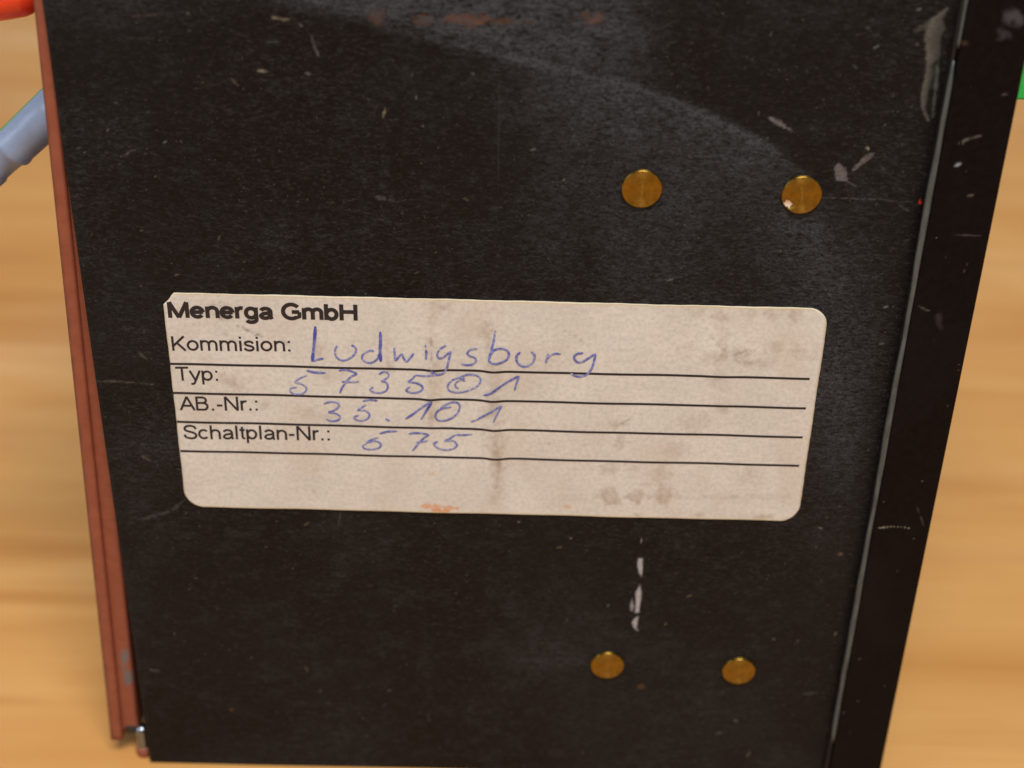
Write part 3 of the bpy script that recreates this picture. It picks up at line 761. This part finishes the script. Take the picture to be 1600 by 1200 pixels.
written([
    (A8([(264, 522), (306, 510), (350, 518), (358, 540), (328, 564), (296, 576), (340, 584), (366, 604), (350, 626), (310, 631), (278, 618)]), 3.0, .3),
    (A8([(506, 506), (550, 498), (600, 502)]), 3.2, .4), (A8([(528, 528), (498, 548), (476, 562), (520, 564), (548, 586), (540, 612), (504, 628), (466, 622), (454, 606), (482, 594)]), 2.8, .2),
    (A8([(650, 614), (662, 620), (676, 628)]), 3.4, .4),
    (A7([(134, 816), (180, 786), (240, 740), (296, 704), (266, 760), (230, 820)]), 3.4, .5),
    (A8([(992, 552), (1024, 530), (1070, 514), (1108, 524), (1110, 560), (1082, 600), (1030, 626), (982, 626), (962, 600), (974, 568), (1014, 550), (1062, 544)]), 3.0, .35),
    (A8([(1184, 636), (1230, 616), (1300, 572), (1370, 534), (1348, 580), (1324, 630)]), 3.2, .45)])
written([
    (A8([(612, 708), (660, 695), (724, 692)]), 3.4, .45), (A8([(604, 732), (566, 744), (532, 764), (586, 754), (620, 772), (608, 796), (568, 806), (522, 802), (508, 786), (532, 768)]), 2.9, .3),
    (A8([(794, 710), (840, 704), (916, 714), (890, 736), (858, 768), (832, 800), (818, 816)]), 3.0, .3), (A8([(842, 764), (880, 760), (914, 752)]), 2.8, .3),
    (A8([(1086, 716), (1134, 718), (1190, 712)]), 3.0, .35), (A8([(1088, 716), (1050, 740), (1020, 756), (1072, 754), (1096, 780), (1070, 804), (1012, 811), (966, 792), (954, 770), (976, 758)]), 3.0, .35)])

# ------------------------------------------------------------------ red-oxide cover along the left side, slightly askew
cover = empty('cover_plate', (-68, 40, 6))
tag(cover, 'brick red painted cover plate sitting askew along the left edge of the black unit', 'cover plate')
def strip(name, outer, inner, y0, y1, bev, mat, stains=()):
    """bent sheet: front outline from two edge lines (photo positions) at depth y0, carried back to y1"""
    n = 150; bm = bmesh.new(); rows_ = []
    ts = np.linspace(0, 1, n)
    A = [at(*outer[0], y0), at(*outer[1], y0)]; B = [at(*inner[0], y0), at(*inner[1], y0)]
    zlo, zhi = A[1][2], PT + 2
    for t in ts:
        z = zlo + (zhi - zlo) * t
        xo = A[1][0] + (A[0][0] - A[1][0]) * (z - A[1][2]) / (A[0][2] - A[1][2])
        xi = B[1][0] + (B[0][0] - B[1][0]) * (z - B[1][2]) / (B[0][2] - B[1][2])
        pr = [(xo, y1), (xo, y0 + bev * 1.2), (xo + bev * .3, y0 + bev * .35), (xo + bev, y0)] + [(xo + bev + (xi - xo - 2 * bev) * q, y0) for q in np.linspace(.15, .85, 6)] + [(xi - bev, y0), (xi - bev * .3, y0 + bev * .35), (xi, y0 + bev * 1.2), (xi, y1)]
        rows_.append([bm.verts.new((x, y, z)) for x, y in pr])
    for r, s in zip(rows_, rows_[1:]):
        for k in range(len(r) - 1): bm.faces.new((r[k], r[k + 1], s[k + 1], s[k]))
        bm.faces.new((r[-1], r[0], s[0], s[-1]))
    bm.faces.new(rows_[0][::-1]); bm.faces.new(rows_[-1])
    bmesh.ops.recalc_face_normals(bm, faces=bm.faces[:])
    me = bpy.data.meshes.new(name); bm.to_mesh(me); bm.free()
    co = np.empty(len(me.vertices) * 3); me.vertices.foreach_get('co', co); co = co.reshape(-1, 3)
    px_, py_ = panel_to_px(co[:, 0], co[:, 2], y0); s_ = Stain(px_[None], py_[None])
    for a in stains: s_.blob(*a)
    colour_attr(me, 'stain', s_.rgba()[0])
    o = link(name, me, mat, cover)
    for p in o.data.polygons: p.use_smooth = abs(p.normal.z) < .5
    return o
strip('outer_plate', ((50.5, 0), (172, 1156)), ((74, 0), (190.5, 1150)), 1.2, 84, .40, M['red'],
      [(52 + 122 * q / 34 + 1.2 * math.sin(q * 2.3), 1156 * q / 34, 4.0, 34, (.085, .036, .022), .55, .4, -.105, .9) for q in range(35)])
bm_obj('dark_gap_block', box_bm(-68.8, -66.9, 1.6, 9, 5.6, 7.4, .25), M['case'], cover)  # black block added to darken the gap under the lip
strip('inner_lip', ((72, 0), (190, 1143)), ((108, 0), (215.5, 1140)), 1.9, 16, .45, M['red'],
      ((196, 1025, 9, 12, (.13, .125, .13), .9, .4), (200, 1058, 9, 13, (.12, .115, .12), .95, .4), (193, 1040, 5, 10, (.15, .12, .11), .6, .4)))

# small pin at the lower left corner
pin = empty('corner_pin', tuple(at(224, 1172, 2.6)))
tag(pin, 'small shiny steel pin with red brown foot beside the lower corner of black unit', 'pin')
p0 = at(227, 1176, 2.6); px0, pz0 = p0[0], 0.0
zt = at(223, 1132, 2.6)[2]; zc = at(223, 1163, 2.6)[2]
pin.location = (px0 * MM, 2.6 * MM, 0)
pts = [(px0, 2.6, zc - .3)] + [(px0, 2.6, z) for z in np.linspace(zc, zt - 1.1, 4)] + [(px0, 2.6, zt - 1.1 + 1.1 * math.sin(a)) for a in np.linspace(.3, 1.5, 6)]
rad = [1.3] + [1.3] * 4 + [1.3 * math.cos(a) + .02 for a in np.linspace(.3, 1.5, 6)]
bm_obj('shank', tube_bm(pts, rad, 24), M['steel'], pin, True)
bm_obj('foot', tube_bm([(px0, 2.6, z) for z in (0, .25, 1.2, zc - .25, zc + .1)], [1.3, 1.5, 1.55, 1.5, 1.3], 24), M['rubber'], pin, True)

# ------------------------------------------------------------------ cable ends plugged into the cover's outer side
YC = 20.0
def V3(px, py, y=YC): return Vector(at(px, py, y))
def sock_x(z):   # outer face of the cover at height z
    a, b = at(50.5, 0, 1.2), at(172, 1156, 1.2); return a[0] + (b[0] - a[0]) * (z - a[2]) / (b[2] - a[2])

blue = empty('cable_connector', tuple(V3(60, 190)))
tag(blue, 'milky blue plastic cable sleeve poking out beside the brick red plate', 'connector')
ax0, ax1 = V3(112, 144), V3(2, 250)
d = (ax1 - ax0).normalized(); L = (ax1 - ax0).length
r_w = 3.35
pts, rad = [], []
for t, r in ((0, 3.3), (L * .55, 3.2), (L * .78, 3.1), (L * .80, 3.25), (L * .83, 3.25), (L * .86, 2.75), (L * 1.0, 2.6), (L * 1.10, 2.55), (L * 1.13, 2.8), (L * 1.2, 2.8), (L * 1.23, 2.4), (L * 1.6, 2.2), (L * 1.64, 1.4)):
    pts.append(ax0 + d * t); rad.append(r)
sl_o = bm_obj('sleeve', tube_bm(pts, rad, 40), M['blue'], blue, True)
side = Vector((-d.z, 0, d.x)).normalized()
if side.z < 0: side = -side
wp = [ax0 + side * 2.95 + d * t + Vector((0, 1.2, 0)) for t in np.linspace(0, L * .92, 8)]
bm_obj('green_strand', tube_bm(wp, [.40] * 8, 12), M['wire_g'], blue, True)
tail = [pts[-1] - d * .5]; dirv = d.copy()
for i in range(26):
    tail.append(tail[-1] + dirv * 5.0); dirv = (dirv + Vector((-.03, .03, -.09))).normalized()
    if tail[-1].z < 1.6: tail[-1].z = 1.6; dirv.z = max(dirv.z, 0); dirv.normalize()
bm_obj('cable', tube_bm(tail, [1.3] * len(tail), 16), M['wire_b'], blue, True)

red = empty('cable_connector', tuple(V3(10, 0)))
tag(red, 'glossy red plastic cable sleeve poking out above the milky blue one', 'connector')
a0 = V3(55, -12); a1 = V3(-60, 2); d2 = (a1 - a0).normalized()
pts = [a0 + Vector((6, 0, 1.2)), a0 - d2 * .3] + [a0 + d2 * t for t in (.0, .35, 1.0, 2.0, 4.5, 8, 14, 19, 19.6, 26)]
rad = [1.3, 1.5, 2.0, 2.5, 3.0, 3.3, 3.45, 3.5, 3.4, 3.3, 2.4, 2.2]
bm_obj('sleeve', tube_bm(pts, rad, 40), M['redp'], red, True)
tail = [pts[-1] - d2 * .5]; dirv = d2.copy()
for i in range(46):
    tail.append(tail[-1] + dirv * 5.0); dirv = (dirv + Vector((-.02, .02, -.07))).normalized()
    if tail[-1].z < 1.6: tail[-1].z = 1.6; dirv.z = max(dirv.z, 0); dirv.normalize()
bm_obj('cable', tube_bm(tail, [1.3] * len(tail), 16), M['redp'], red, True)

# green terminal plug on the right-hand side of the case
gz = at(1590, 137, 34)[2]
plug = empty('terminal_plug', (fx1, 34, gz))
tag(plug, 'bright green plastic terminal plug behind the top of the brown black flange', 'plug')
bm_obj('housing', box_bm(fx1 - .2, fx1 + 19, 28, 44, gz, gz + 26, .5), M['green'], plug)
for k in range(4):
    z = gz + 4 + k * 6
    bm_obj('screw', tube_bm([(fx1 + 18.8, 36, z), (fx1 + 19.3, 36, z), (fx1 + 19.4, 36, z)], [1.6, 1.6, 1.3], 16), M['steel'], plug, False)
